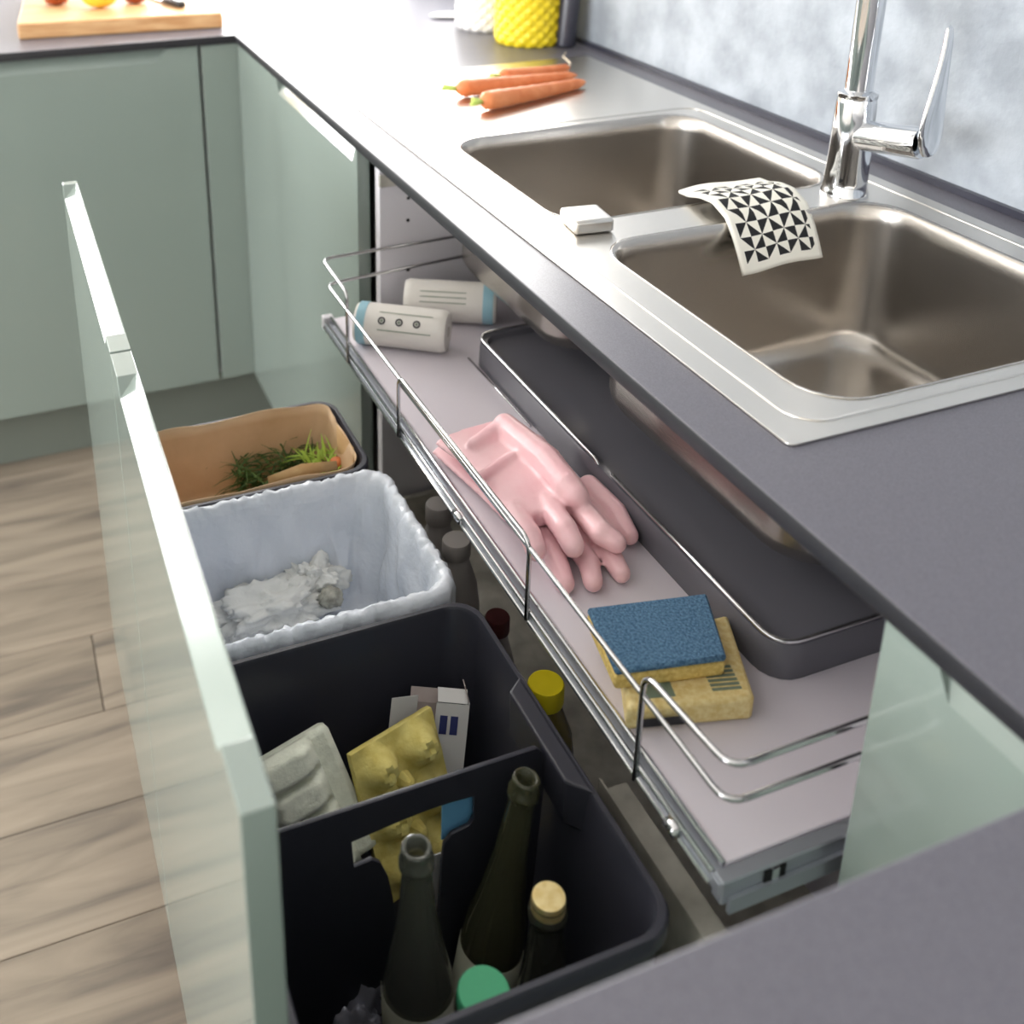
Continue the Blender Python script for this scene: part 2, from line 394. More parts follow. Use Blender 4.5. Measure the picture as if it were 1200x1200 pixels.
# near corner cabinet with the narrow door
nc = thing('base_cabinet', (.3, -2.1, ZF), 'sage green corner cabinet beside the near end of the pull-out', 'cabinet')
obj('carcass', box(nb(), XF + .022, XW - .01, YN - .6, -1.744, FB, FT - .002), 'plinth', nc)
obj('door', front_bm((XF + .0195, YN - .02, FT), (0, 1, 0), (-1, 0, 0), YN * -1 + .02 - 1.726, FH, T, .045, .142, .036), 'sage', nc, mods=[BEV(.0012, 2)])
nr = thing('base_cabinet', (-.4, -2.2, ZF), 'sage green base cabinet under the near leg of the worktop', 'cabinet')
obj('carcass', box(nb(), -.88, XF, YN - .6, YN - .042, FB, FT - .002), 'melamine', nr)
obj('door', front_bm((XF - .03, YN - .0415, FT), (-1, 0, 0), (0, 1, 0), .86, FH, T, .05, .8, .026), 'sage', nr, mods=[BEV(.0012, 2)])
obj('plinth', box(nb(), -.86, .02, YN - .1, YN - .085, ZF + .001, FB), 'plinth', nr)
# open sink cabinet carcass
sc = thing('sink_cabinet', (.3, -1.25, ZF), 'white open sink cabinet holding the pull-out shelf and bins', 'cabinet')
YP0, YP1 = -1.726, -.776
obj('side_panel', box(nb(), .0245, XW - .012, YP1, YP1 + .018, FB, FT - .002), 'melamine', sc, mods=[BEV(.0008, 1)])
obj('side_panel', box(nb(), .0245, XW - .012, YP0 - .0165, YP0, FB, FT - .002), 'melamine', sc, mods=[BEV(.0008, 1)])
obj('back_panel', box(nb(), XW - .012, XW - .004, YP0, YP1, FB, FT - .002), 'melamine', sc)
obj('bottom_panel', box(nb(), .0245, XW - .012, YP0, YP1, FB, FB + .018), 'melamine', sc)
obj('plinth', box(nb(), .09, .106, YP0, YP1, ZF + .001, FB), 'plinth', sc)
for u, v in ((478.5, 232), (478, 258), (478, 316)):
    p = px(u, v, y=YP1); bm = nb()
    lathe(bm, [(.0026, 0), (.0026, .002)], axis_m((p.x, p.y + .0012, p.z), (p.x, p.y - 1, p.z)), 12); obj('pin_hole', bm, 'hole', sc)
p = px(456, 211, y=YP1)
obj('fixing_bracket', box(nb(), p.x - .016, p.x + .016, YP1 - .006, YP1, p.z - .008, p.z + .01), 'zinc', sc, mods=[BEV(.001, 1)])

# ------------------------------------------------------------------ pull-out drawer (two joined fronts and a frame)
XD = -.379
pd = thing('waste_pull_out', (-.2, -1.23, FB), 'open waste pull-out with two sage green fronts carrying the bins', 'pull-out')
Y0, YJ, Y1 = -1.7345, -1.2225, -.727
obj('drawer_front', front_bm((XD, Y0, FT), (0, 1, 0), (-1, 0, 0), YJ - .0015 - Y0, FH, T, .046, YJ - Y0 - .046, .016, .012), 'sage', pd, mods=[BEV(.0012, 2)])
obj('drawer_front', front_bm((XD, YJ + .0015, FT), (0, 1, 0), (-1, 0, 0), Y1 - YJ - .0015, FH, T, .034, Y1 - YJ - .014, .016, .012), 'sage', pd, mods=[BEV(.0012, 2)])
BZ = -.645
obj('drawer_base', box(nb(), XD + .001, .24, -1.712, -.79, BZ - .012, BZ), 'zinc', pd)
for yy in (-1.7225, -.79):
    obj('side_rail', box(nb(), XD + .001, .24, yy, yy + .01, BZ - .02, BZ + .06), 'zinc', pd, mods=[BEV(.001, 1)])
# upright metal plate behind the near bin
pa = px(704, 911, x=-.062)
obj('back_plate', box(nb(), -.064, -.062, -1.709, pa.y, BZ, pa.z), 'zinc', pd)
obj('back_plate_lip', box(nb(), -.0638, -.045, -1.709, pa.y - .012, pa.z - .0015, pa.z + .0005), 'zinc', pd)

# ------------------------------------------------------------------ wire shelf
ZS = -.240; XE = -.071; YS0, YS1 = -1.7150, -.808
sh = thing('pull_out_shelf', (.1, -1.26, ZS), 'grey pull-out shelf with chrome wire railing under the sink', 'shelf')
obj('shelf_tray', box(nb(), XE + .012, .36, YS0 + .012, YS1, ZS - .012, ZS), 'shelf_grey', sh, mods=[BEV(.001, 1)])
bm = nb(); box(bm, XE, XE + .0115, YS0 + .002, YS1, ZS - .016, ZS - .004); obj('front_channel', bm, 'shelf_metal', sh, mods=[BEV(.001, 1)])
for dz, dx, r in ((-.003, .0015, .0022), (.001, .0095, .0022), (-.012, -.0005, .0022)):
    obj('front_wire', tube(nb(), [(XE + dx, YS0 + .012, ZS + dz), (XE + dx, YS1, ZS + dz)], r), 'wire', sh, smooth=True)
bm = nb(); tube(bm, [(XE - .001, -1.268, ZS - .006), (XE - .001, -1.283, ZS - .006)], .0055); obj('wire_clamp', bm, 'wire', sh, smooth=True)
bm = nb(); tube(bm, [(XE - .001, -1.655, ZS - .008), (XE - .001, -1.668, ZS - .008)], .0065); obj('wire_clamp', bm, 'wire', sh, smooth=True)
bm = nb(); box(bm, XE + .001, .36, YS0, YS0 + .0115, ZS - .022, ZS - .001); obj('end_flange', bm, 'shelf_metal', sh, mods=[BEV(.0012, 1)])
bm = nb(); box(bm, XE + .006, .36, YS0 - .0035, YS0 - .0002, ZS - .028, ZS - .014); obj('flange_lip', bm, 'shelf_metal', sh)
p = px(912, 992, y=YS0)
bm = nb(); box(bm, p.x - .009, p.x + .009, YS0 - .0012, YS0 + .004, ZS - .0145, ZS - .0035); obj('slot', bm, 'hole', sh)
bm = nb(); box(bm, p.x - .0035, p.x + .0025, YS0 - .0022, YS0 + .004, ZS - .015, ZS - .003); obj('clip_tab', bm, 'chrome', sh)
bm = nb(); box(bm, XE - .001, XE + .014, YS1, YS1 + .012, ZS - .018, ZS + .002); obj('end_cap', bm, 'melamine', sh, mods=[BEV(.001, 1)])
# railing: lower wire all round, upper wires in three lengths, posts
RU, RL, RW = -.147, -.176, .0024
def wire(name, pts, r=RW): return obj(name, tube(nb(), arc_corner(pts, .016, 5), r), 'wire', sh, smooth=True)
yp1, yp2, yp3, yp4 = -.915, -1.105, -1.430, -1.611
XR = XE - .001
wire('rail_lower', [(.30, -.795, RL), (XR, YS1 - .02, RL), (XR, YS0 + .004, RL + .004), (.3, YS0 + .004, RL + .004)])
wire('rail_upper', [(.30, -.795, RU), (XR, YS1 + .0, RU), (XR, yp1, RU - .003), (XR, yp1 - .001, ZS - .012)])
wire('rail_upper', [(XR - .001, yp2, ZS - .012), (XR - .001, yp2, RU - .024), (XR - .001, yp3, RU - .018), (XR - .001, yp3, ZS - .010)])
wire('rail_middle', [(XR + .001, yp2 - .004, RU - .035), (XR + .001, yp3 + .004, RU - .028)])
wire('rail_upper', [(XR - .001, yp4, ZS - .014), (XR - .001, yp4, RU - .003), (XR - .001, YS0 + .004, RU + .007), (.3, YS0 + .004, RU + .007)])
# dark siphon cover standing on the back of the shelf with its own rail
XC0 = .0745; YC0, YC1 = -1.585, -.985; ZC1 = -.206
dk = thing('siphon_cover', (.2, -1.3, ZS), 'charcoal plastic cover with chrome edge on the back of the shelf', 'cover')
bm = nb(); rr = [rrect(XC0 + o_, .345, YC0 + o_, YC1 - o_, z_, .028) for o_, z_ in ((.0, ZS + .0005), (.001, ZC1 - .003), (.002, ZC1), (.008, ZC1), (.010, ZC1 - .006))]
loft(bm, rr, True, True); obj('cover_body', bm, 'dark_plastic', dk, smooth='auto')
def crail(pts): return obj('cover_rail', tube(nb(), arc_corner(pts, .026, 7), .0021), 'wire', dk, smooth=True)
crail([(XC0 + .004, -1.308, ZC1 - .02), (XC0 + .004, -1.296, ZC1 + .003), (XC0 + .004, YC1 - .004, ZC1 + .003), (.33, YC1 - .004, ZC1 + .003)])
crail([(XC0 + .004, -1.322, ZC1 + .003), (XC0 + .004, YC0 + .004, ZC1 + .003), (.33, YC0 + .004, ZC1 + .003)])
obj('edge_trim', tube(nb(), [(XC0 - .004, -1.16, ZS + .0015), (XC0 - .004, YC1 + .0, ZS + .0015)], .0014), 'wire', dk, smooth=True)

# ------------------------------------------------------------------ sink
sk = thing('sink', (.3, -1.0, 0), 'brushed stainless steel double-bowl sink with drainer', 'sink')
def rh(x0, x1, y0, y1, r): return [(p.x, p.y) for p in rrect(x0, x1, y0, y1, 0, r, 6)]
B1 = (.112, .500, -1.143, -.808); B2 = (.112, .497, -1.560, -1.203)
ZK = .0022
obj('sink_rim', plate(rh(SX0, SX1, SY0, SY1, .006), [rh(*B1, .05), rh(*B2, .05)], .002, Matrix.Translation((0, 0, ZK + .0002))), 'steel', sk, mods=[BEV(.0008, 1)])
def bowl(b):
    x0, x1, y0, y1 = b; bm = nb(); rings = []
    prof = [(-.0005, ZK), (.002, ZK - .0008), (.004, ZK - .004), (.0045, -.02), (.006, -.154)]
    for i in range(1, 8):
        a = math.pi / 2 * i / 7; prof.append((.006 + .030 * (1 - math.cos(a)), -.154 - .030 * math.sin(a)))
    prof += [(.055, -.1846), (.075, -.185), (.13, -.187), (.158, -.188)]
    n = len(prof)
    for k, (o_, z) in enumerate(prof):
        r = .05 + max(0, min(.02, o_ * .3)) if o_ < .06 else .05
        w = min(x1 - x0, y1 - y0) / 2 - o_; r = min(r, w * .95)
        rings.append(rrect(x0 + o_, x1 - o_, y0 + o_, y1 - o_, z, r, 6))
    loft(bm, rings, False, True); return bm
for b in (B1, B2):
    bo = obj('bowl', bowl(b), 'bowl_steel', sk, smooth=True, mods=[SOL(.0012, -1)])
    cx, cy = (b[0] + b[1]) / 2, (b[2] + b[3]) / 2
    bm = nb(); lathe(bm, [(.044, -.1872), (.043, -.1845), (.038, -.1842), (.034, -.1858), (.006, -.1860), (.005, -.182), (.001, -.1815)], Matrix.Translation((cx, cy, 0)), 28)
    obj('drain_strainer', bm, 'chrome', bo, smooth='auto')
loop = rrect(.078, .531, -1.574, -.79, ZK, .03, 6); loop.append(loop[0].copy())
obj('raised_bead', tube(nb(), loop, .0016, 6, False), 'steel', sk, smooth=True)
# small block on the front strip
a = px(660, 272, z=.002)
bm = nb(); mb = basis((.131, -1.157, ZK), (1, -.12, 0), (.12, 1, 0)); box(bm, -.023, .023, -.024, .024, .0006, .017, mb)
obj('rim_knob', bm, 'steel', None, label='small square brushed steel block on the strip between the sink bowls', cat='knob', mods=[BEV(.004, 3)], smooth='auto')

# ------------------------------------------------------------------ tap
tb = Vector((.472, -1.176, ZK)); 
hf = Vector((FV.x, FV.y, 0)).normalized()
def tp(u, v, dd=0):
    """point on the upright plane through the tap base that faces the camera"""
    d = RV * ((u - CX) / FPX) + DV * ((v - CY) / FPX) + FV
    return CAM + d * (((tb + hf * dd) - CAM).dot(hf) / d.dot(hf))
t = thing('kitchen_tap', tb, 'tall chrome kitchen mixer tap with side lever', 'tap')
top = tp(1021, 113); ang = top - tb
bm = nb(); zt = top.z - ZK
lathe(bm, [(.0275, 0), (.0275, .004), (.0255, .008), (.0245, .02), (.0235, zt * .5), (.0228, zt - .006), (.0215, zt)], Matrix.Translation((tb.x, tb.y, tb.z)), 32)
obj('body', bm, 'chrome', t, smooth='auto')
bm = nb(); s0 = Vector((tb.x, tb.y, top.z - .002)); s1 = Vector((tb.x, tb.y, top.z + .20))
sp = [s0, s1]
for i in range(1, 13):
    a = math.pi * i / 12; sp.append(Vector((tb.x - .085 * (1 - math.cos(a)), tb.y, s1.z + .085 * math.sin(a))))
sp.append(sp[-1] - Vector((0, 0, .04)))
tube(bm, sp, .0160, 20); obj('spout', bm, 'chrome', t, smooth='auto')
bm = nb(); lathe(bm, [(.0215, 0), (.0228, .002), (.0228, .007), (.0165, .010)], Matrix.Translation((tb.x, tb.y, top.z - .001)), 28); obj('collar', bm, 'chrome', t, smooth='auto')
c0 = Vector((tb.x, tb.y, tp(1020, 157).z)); c1 = tp(1082, 168, -.080)
bm = nb(); L = (c1 - c0).length
lathe(bm, [(.0178, 0), (.0180, L - .004), (.0172, L - .001)], axis_m(c0, c1), 28); obj('lever_barrel', bm, 'chrome', t, smooth='auto')
# lever: flattened drop-shaped paddle rising from the barrel end to a slim tip
bm = nb(); pts = [tp(1088, 185, -.087), tp(1089, 168, -.087), tp(1092, 145, -.087), tp(1099, 112, -.087), tp(1105, 82, -.087), tp(1111, 54, -.087), tp(1114, 28, -.087)]
ra = [.010, .0210, .0205, .0140, .0095, .0072, .0058]; rb = [.004, .0055, .0055, .0050, .0045, .004, .0032]
rings = []
for i, p in enumerate(pts):
    d = (pts[min(i + 1, 6)] - pts[max(i - 1, 0)]).normalized(); u = (c1 - c0).normalized(); u = (u - d * u.dot(d)).normalized(); w = d.cross(u)
    rings.append([p + u * math.cos(2 * math.pi * k / 20) * rb[i] + w * math.sin(2 * math.pi * k / 20) * ra[i] for k in range(20)])
loft(bm, rings, True, True); obj('lever', bm, 'chrome', t, smooth='auto', mods=[('SUBSURF', dict(levels=1, render_levels=1))])
p = tp(1001, 205); d = (CAM - tb); d.z = 0; d.normalize(); q = Vector((tb.x, tb.y, p.z)) + Vector((d.x * .0215 + RV.x * -.006, d.y * .0215 + RV.y * -.006, 0))
bm = nb(); ellipsoid(bm, q, .0022, .0022, .0032, None, 10, 8); obj('indicator_dot', bm, 'hole', t)

# ------------------------------------------------------------------ dishcloth draped over the divider into the near bowl
def cloth():
    me_pts = []; nu, nv = 24, 30
    # profile along v: from the far lip of the divider, over it, down into the near bowl
    A = [(-1.116, .0075), (-1.134, .008), (-1.155, .0135), (-1.178, .0150), (-1.203, .006), (-1.219, -.012), (-1.231, -.029), (-1.241, -.046)]
    def prof(t):
        k = t * (len(A) - 1); i = min(int(k), len(A) - 2); f = k - i
        return A[i][0] * (1 - f) + A[i + 1][0] * f, A[i][1] * (1 - f) + A[i + 1][1] * f
    bm = nb(); uvl = bm.loops.layers.uv.new('UVMap'); grid = []
    for j in range(nv + 1):
        t = j / nv; y, z = prof(t); row = []
        for i in range(nu + 1):
            s = i / nu
            x = .280 + s * .116 + .002 * t
            yy = y - .014 * (s - .5) * (1 - t) * 0 + .01 * s * t
            zz = z + .0035 * math.sin(s * 3.1) * (1 - t) + .0015 * math.sin(s * 7 + t * 4)
            row.append((bm.verts.new((x, yy, zz)), (s, 1 - t)))
        grid.append(row)
    for j in range(nv):
        for i in range(nu):
            q = [grid[j][i], grid[j][i + 1], grid[j + 1][i + 1], grid[j + 1][i]]
            f = bm.faces.new([a for a, _ in q])
            for lp, (_, uv) in zip(f.loops, q): lp[uvl].uv = uv
    return bm
obj('dishcloth', cloth(), 'cloth_print', smooth=True, label='white dishcloth with black triangle pattern draped over the sink divider', cat='cloth', mods=[SOL(.0035, 1)])

# ------------------------------------------------------------------ waste bins
ZR = -.280
def bin_bm(x0, x1, y0, y1, zb, zr=ZR, r=.028):
    q = [(.020, zb), (.016, zb + .004), (.004, zr - .016), (0, zr - .014), (0, zr - .002), (.0015, zr), (.0055, zr), (.007, zr - .003), (.022, zb + .012), (.030, zb + .005)]
    bm = nb(); loft(bm, [rrect(x0 + o, x1 - o, y0 + o, y1 - o, z, r, 6) for o, z in q], True, True); return bm
XB0, XB1 = -.366, -.0915; ZB = BZ + .0005
b1 = thing('waste_bin', (-.23, -1.53, ZB), 'large charcoal divided waste bin holding egg cartons and bottles', 'bin', 'waste bins')
obj('bin_body', bin_bm(XB0, XB1, -1.7085, -1.352, ZB), 'bin_plastic', b1, smooth='auto')
b2 = thing('waste_bin', (-.23, -1.23, ZB), 'charcoal waste bin lined with the white plastic bag', 'bin', 'waste bins')
obj('bin_body', bin_bm(XB0, XB1 - .008, -1.342, -1.122, ZB), 'bin_plastic', b2, smooth='auto')
b3 = thing('waste_bin', (-.23, -1.03, ZB), 'charcoal waste bin lined with the brown paper bag', 'bin', 'waste bins')
obj('bin_body', bin_bm(XB0, XB1 - .014, -1.1125, -.944, ZB, ZR - .002), 'bin_plastic', b3, smooth='auto')
# grip of the near bin: sloping shelf let into the rim
bm = nb(); ya, yb = -1.578, -1.466
lo = [(XB1 - .004, ya, ZR - .028), (XB1 - .004, yb, ZR - .028), (XB1 + .003, yb + .004, ZR + .001), (XB1 + .003, ya - .014, ZR + .001)]
V = [bm.verts.new(v) for v in [(XB1 + .005, yb + .004, ZR - .016), (XB1 + .005, ya - .016, ZR - .016), (XB1 - .021, ya + .004, ZR + .002), (XB1 - .021, yb - .010, ZR + .002),
     (XB1 - .003, yb + .004, ZR - .045), (XB1 - .003, ya - .016, ZR - .045), (XB1 - .019, ya + .004, ZR - .045), (XB1 - .019, yb - .010, ZR - .045), (XB1 - .004, yb + .004, ZR + .0015), (XB1 - .004, ya - .016, ZR + .0015)]]
for f in [(0, 1, 9, 8), (8, 9, 2, 3), (2, 6, 7, 3), (0, 8, 3, 7, 4), (1, 5, 6, 2, 9), (0, 4, 5, 1), (4, 7, 6, 5)]: bm.faces.new([V[i] for i in f])
obj('bin_grip', bm, 'bin_plastic', b1, mods=[BEV(.0025, 2)])
# divider with T-shaped opening; local x = world x, local y = world z
YD = -1.5365
xl, xr = XB0 + .014, XB1 - .014
def dpt(u, v): p = px(u, v, y=YD); return (p.x, p.z)
hole = [dpt(412, 987), dpt(440, 975), dpt(470, 962), dpt(500, 950), dpt(530, 940), dpt(556, 933), dpt(556, 958), dpt(550, 968), dpt(530, 978), dpt(521, 990), dpt(518, 1010), dpt(517, 1035), dpt(514, 1075), dpt(505, 1100), dpt(480, 1102), dpt(466, 1088),
        dpt(460, 1050), dpt(455, 1028), dpt(446, 1012), dpt(436, 1008), dpt(415, 1017)]
dm = Matrix(((1, 0, 0, 0), (0, 0, -1, YD), (0, 1, 0, 0), (0, 0, 0, 1)))
zt_ = ZR - .001
obj('divider', plate([(xl + .018, ZB + .02), (xr - .018, ZB + .02), (xr - .002, zt_ - .035), (xr - .006, zt_ - .006), (xr - .012, zt_), (xl + .012, zt_), (xl + .002, zt_ - .006), (xl + .002, zt_ - .06)], [hole], .004, dm), 'bin_plastic', b1, mods=[BEV(.001, 1)])

def dense(x0, x1, y0, y1, z, r, n):
    base = rrect(x0, x1, y0, y1, z, r, 6); base.append(base[0].copy()); L = [0]
    for a, b in zip(base, base[1:]): L.append(L[-1] + (b - a).length)
    out = []; j = 0
    for k in range(n):
        s = L[-1] * k / n
        while L[j + 1] < s: j += 1
        f = (s - L[j]) / max(1e-9, L[j + 1] - L[j]); out.append(base[j].lerp(base[j + 1], f))
    return out
def crumple(ring, amp, sc, seed, zamp=0, keep=None):
    o = []
    for p in ring:
        n = noise.noise_vector(Vector((p.x * sc + seed, p.y * sc, p.z * sc * .55)))
        q = p + Vector((n.x * amp, n.y * amp, n.z * zamp)); o.append(q)
    return o
# white bin bag folded over the rim of the middle bin
x0, x1, y0, y1 = XB0, XB1 - .008, -1.342, -1.122
pr = [(-.0035, ZR - .040), (-.0035, ZR - .025), (-.003, ZR - .008), (-.002, ZR + .002), (.002, ZR + .006), (.008, ZR + .004), (.012, ZR - .006)]
pr += [(.014 + .016 * t / 9, ZR - .02 - t * .0142) for t in range(10)]
rings = []
for i, (o_, z) in enumerate(pr):
    am = .0012 if i < 6 else .0045 + .0014 * (i - 6)
    rr = dense(x0 + o_, x1 - o_, y0 + o_, y1 - o_, z, .028, 260)
    rg = crumple(rr, min(am, .013) if i >= 6 else .0030, 34 if i > 5 else 150, 3.3, .009 if i in (0,) else .0045)
    if i >= 7:   # long vertical folds
        c = Vector(((x0 + x1) / 2, (y0 + y1) / 2, 0))
        for k, p in enumerate(rg):
            f = .0045 * max(0, noise.noise(Vector((k * .16, i * .08, 9.1)))) * 1.6 * min(1, (i - 6) / 4)
            d = Vector((c.x - p.x, c.y - p.y, 0)).normalized(); p += d * f
    rings.append(rg)
bm = nb(); loft(bm, rings, False, True)
obj('bin_bag', bm, 'bag', smooth=True, label='white plastic bin bag folded over the rim of the middle bin', cat='bin bag')
# brown paper bag in the far bin
x0, x1, y0, y1 = XB0 + .010, XB1 - .026, -1.100, -.955
rings = []
for i in range(9):
    t = i / 8; rr = dense(x0 + .012 * t, x1 - .012 * t, y0 + .01 * t, y1 - .01 * t, ZR + .002 - .105 * t, .022, 110)
    rg = crumple(rr, .0022 + .004 * t, 22, 11.7, .002)
    if i == 0:
        for p in rg: p.z += .0018 * math.sin(p.x * 55) + (.001 if p.y > -1.0 else -.004) 
    rings.append(rg)
bm = nb(); loft(bm, rings, False, True)
pb = thing('paper_bag', (-.23, -1.03, ZR - .105), 'brown paper bag open in the far bin around green trimmings', 'paper bag')
obj('bag_body', bm, 'kraft', pb, smooth=True, mods=[SOL(.0008, 0)])
c = px(425, 530, z=ZR - .012); bm = nb()
loft(bm, [[Vector((XB1 - .034, -1.094, ZR - .075)), Vector((XB1 - .026, -1.060, ZR - .07)), Vector((XB1 - .030, -1.02, ZR - .06))], [Vector((XB1 - .036, -1.096, ZR - .012)), Vector((XB1 - .0235, -1.062, ZR - .004)), Vector((XB1 - .031, -1.02, ZR + .004))]], False, False, False)
obj('bag_fold', bm, 'kraft_pale', pb, smooth=True, mods=[SOL(.001, 0)])
bm = nb(); q0 = px(322, 577, z=ZR + .004); q1 = px(404, 558, z=ZR + .004)
loft(bm, [[Vector((q0.x, -1.099, ZR - .004)), Vector(((q0.x + q1.x) / 2, -1.098, ZR - .002)), Vector((q1.x, -1.099, ZR - .004))], [Vector((q0.x, -1.094, ZR + .004)), Vector(((q0.x + q1.x) / 2, -1.091, ZR + .009)), Vector((q1.x, -1.094, ZR + .005))], [Vector((q0.x + .01, -1.086, ZR - .012)), Vector(((q0.x + q1.x) / 2, -1.082, ZR - .010)), Vector((q1.x - .01, -1.086, ZR - .012))]], False, False, False)
obj('folded_edge', bm, 'kraft_pale', pb, smooth=True, mods=[SOL(.001, 0)])
# carrot greens
def blade(bm, p, d, L, w, bend):
    p = Vector(p); d = Vector(d).normalized(); side = d.cross(Vector((0, 0, 1))).normalized(); a = []
    for i in range(6):
        t = i / 5; ww = w * (1 - t) * (0.5 + 1.8 * t * (1 - t) + .5 * (1 - t)) + .0002
        a.append([p - side * ww, p + Vector((0, 0, ww * .5)), p + side * ww])
        d = (d + Vector((0, 0, -bend))).normalized(); p = p + d * L / 5
    loft(bm, a, False, False, False)
g0 = px(325, 540, z=-.345); bm = nb(); bl = nb()
for k in range(520):
    s = random.uniform(-1, 1)
    p = g0 + Vector((s * .058, random.uniform(-.035, .04), random.uniform(-.03, .015)))
    a = random.uniform(0, 6.28)
    blade(bm, p, (math.cos(a), math.sin(a) * .6, random.uniform(.0, .55)), random.uniform(.022, .052), random.uniform(.0006, .0016), random.uniform(.05, .3))
for k in range(48):
    p = px(372 + random.uniform(-16, 20), 546 + random.uniform(-14, 12), z=-.325)
    a = random.uniform(-.6, 1.8) + 1.2
    blade(bl, p, (math.cos(a), math.sin(a) * .5, random.uniform(.2, .8)), random.uniform(.02, .04), random.uniform(.0012, .0026), random.uniform(.05, .3))
gr = thing('carrot_greens', g0 - Vector((0, 0, .03)), 'heap of dark and light green leafy trimmings inside the paper bag', 'greens')
obj('dark_leaves', bm, 'leaf', gr, smooth=True); obj('light_leaves', bl, 'leaf_light', gr, smooth=True)
p = px(394, 542, z=-.322); bm = nb(); ellipsoid(bm, p, .009, .008, .007); obj('carrot_end', bm, 'carrot', smooth=True, label='small orange carrot end among the green trimmings', cat='vegetable')
# crumpled tissue and shell in the lined bin
def crumpled(name, c, rx, ry, rz, m, seed, amp=.35, sub=5, **kw):
    bm = nb(); bmesh.ops.create_icosphere(bm, subdivisions=sub, radius=1)
    for v in bm.verts:
        n = v.co.normalized(); k = 1 + amp * (noise.noise(n * 2.1 + Vector((seed, 0, 0))) + .6 * abs(noise.noise(n * 5 + Vector((0, seed, 0)))) + .3 * noise.noise(n * 11 + Vector((0, 0, seed))))
        v.co = Vector((n.x * rx * k, n.y * ry * k, n.z * rz * k)) + Vector(c)
    return obj(name, bm, m, smooth=True, **kw)
crumpled('crumpled_tissue', px(318, 712, z=-.392), .058, .030, .024, 'tissue', 2.2, .55, label='long crumpled white tissue in the bag-lined bin', cat='tissue')
crumpled('crumpled_tissue', px(372, 688, z=-.385) + Vector((0, .012, 0)), .030, .022, .026, 'tissue', 7.9, .6, label='small crumpled white tissue behind the grey eggshell', cat='tissue')
crumpled('eggshell', px(388, 700, z=-.380), .013, .012, .011, 'eggshell', 4.4, .2, 4, label='speckled grey eggshell beside the crumpled white tissue', cat='eggshell')

# ------------------------------------------------------------------ egg cartons and small box in the divided bin
def carton(nx, ny, pitch, H, mtx, power=2.6, flange=.006, res=12, py=None, edge_=.55, dimple=0):
    py = py or pitch
    bm = nb(); gx, gy = nx * res, ny * res; g = []
    for j in range(gy + 1):
        rowv = []
        for i in range(gx + 1):
            x, y = i / res, j / res
            dx, dy = abs((x % 1) - .5) / .5 if x < nx else 1, abs((y % 1) - .5) / .5 if y < ny else 1
            d = (dx ** power + dy ** power) ** (1 / power)
            h = max(0, min(1, (1.02 - d) / edge_)); h = h * h * (3 - 2 * h) - dimple * max(0, 1 - d / .32)
            z = H * h + .0012 * noise.noise(Vector((x * 4, y * 4, H * 90)))
            rowv.append(bm.verts.new(mtx @ Vector(((x - nx / 2) * pitch, (y - ny / 2) * py, z))))
        g.append(rowv)
    for j in range(gy):
        for i in range(gx): bm.faces.new((g[j][i], g[j][i + 1], g[j + 1][i + 1], g[j + 1][i]))
    # skirt
    edge = [g[0][i] for i in range(gx + 1)] + [g[j][gx] for j in range(1, gy + 1)] + [g[gy][i] for i in range(gx - 1, -1, -1)] + [g[j][0] for j in range(gy - 1, 0, -1)]
    w = (mtx.to_3x3() @ Vector((0, 0, 1))).normalized()
    low = [bm.verts.new(v.co - w * flange) for v in edge]; ring_faces(bm, edge, low)
    return bm
# grey carton: long axis rises away from the divider, cups face the camera
gc = px(358, 938, z=-.372)
mg = basis(gc + Vector((.006, -.004, -.004)), Vector((-.22, .52, .72)), Vector((-.95, -.1, -.2)))
w_ = (mg.to_3x3() @ Vector((0, 0, 1)))
ge = thing('egg_carton', gc - Vector((0, 0, .06)), 'grey-green pulp egg carton against the drawer front', 'egg carton')
obj('cup_tray', carton(4, 1, .0275, .018, mg @ Matrix.Translation((0, .010, .012)), power=5, py=.056, edge_=.36), 'pulp_grey', ge, smooth=True, mods=[SOL(.0016, 0)])
bm = nb(); box(bm, -.056, .056, -.038, .039, -.014, .007, mg); obj('carton_lid', bm, 'pulp_grey', ge, mods=[BEV(.006, 2)], smooth='auto')
# yellow carton standing behind the divider
yc = px(483, 937, z=-.385)
my = basis(yc + Vector((.0, .006, -.012)), Vector((-.10, .38, .88)), Vector((-.93, -.28, 0)))
ye = thing('egg_carton', yc - Vector((0, 0, .08)), 'yellow pulp egg carton standing behind the bin divider', 'egg carton')
obj('cup_tray', carton(3, 2, .045, .024, my, power=1.7, edge_=.80, dimple=.22), 'pulp_yellow', ye, smooth='auto', mods=[SOL(.0016, 0)])
for i in (-.5, .5):
    bm = nb(); lathe(bm, [(.010, -.003), (.0065, .008), (.004, .014), (.001, .0155)], my @ Matrix.Translation((i * .045, 0, .0)), 8)
    obj('peak', bm, 'pulp_yellow', ye, smooth='auto')
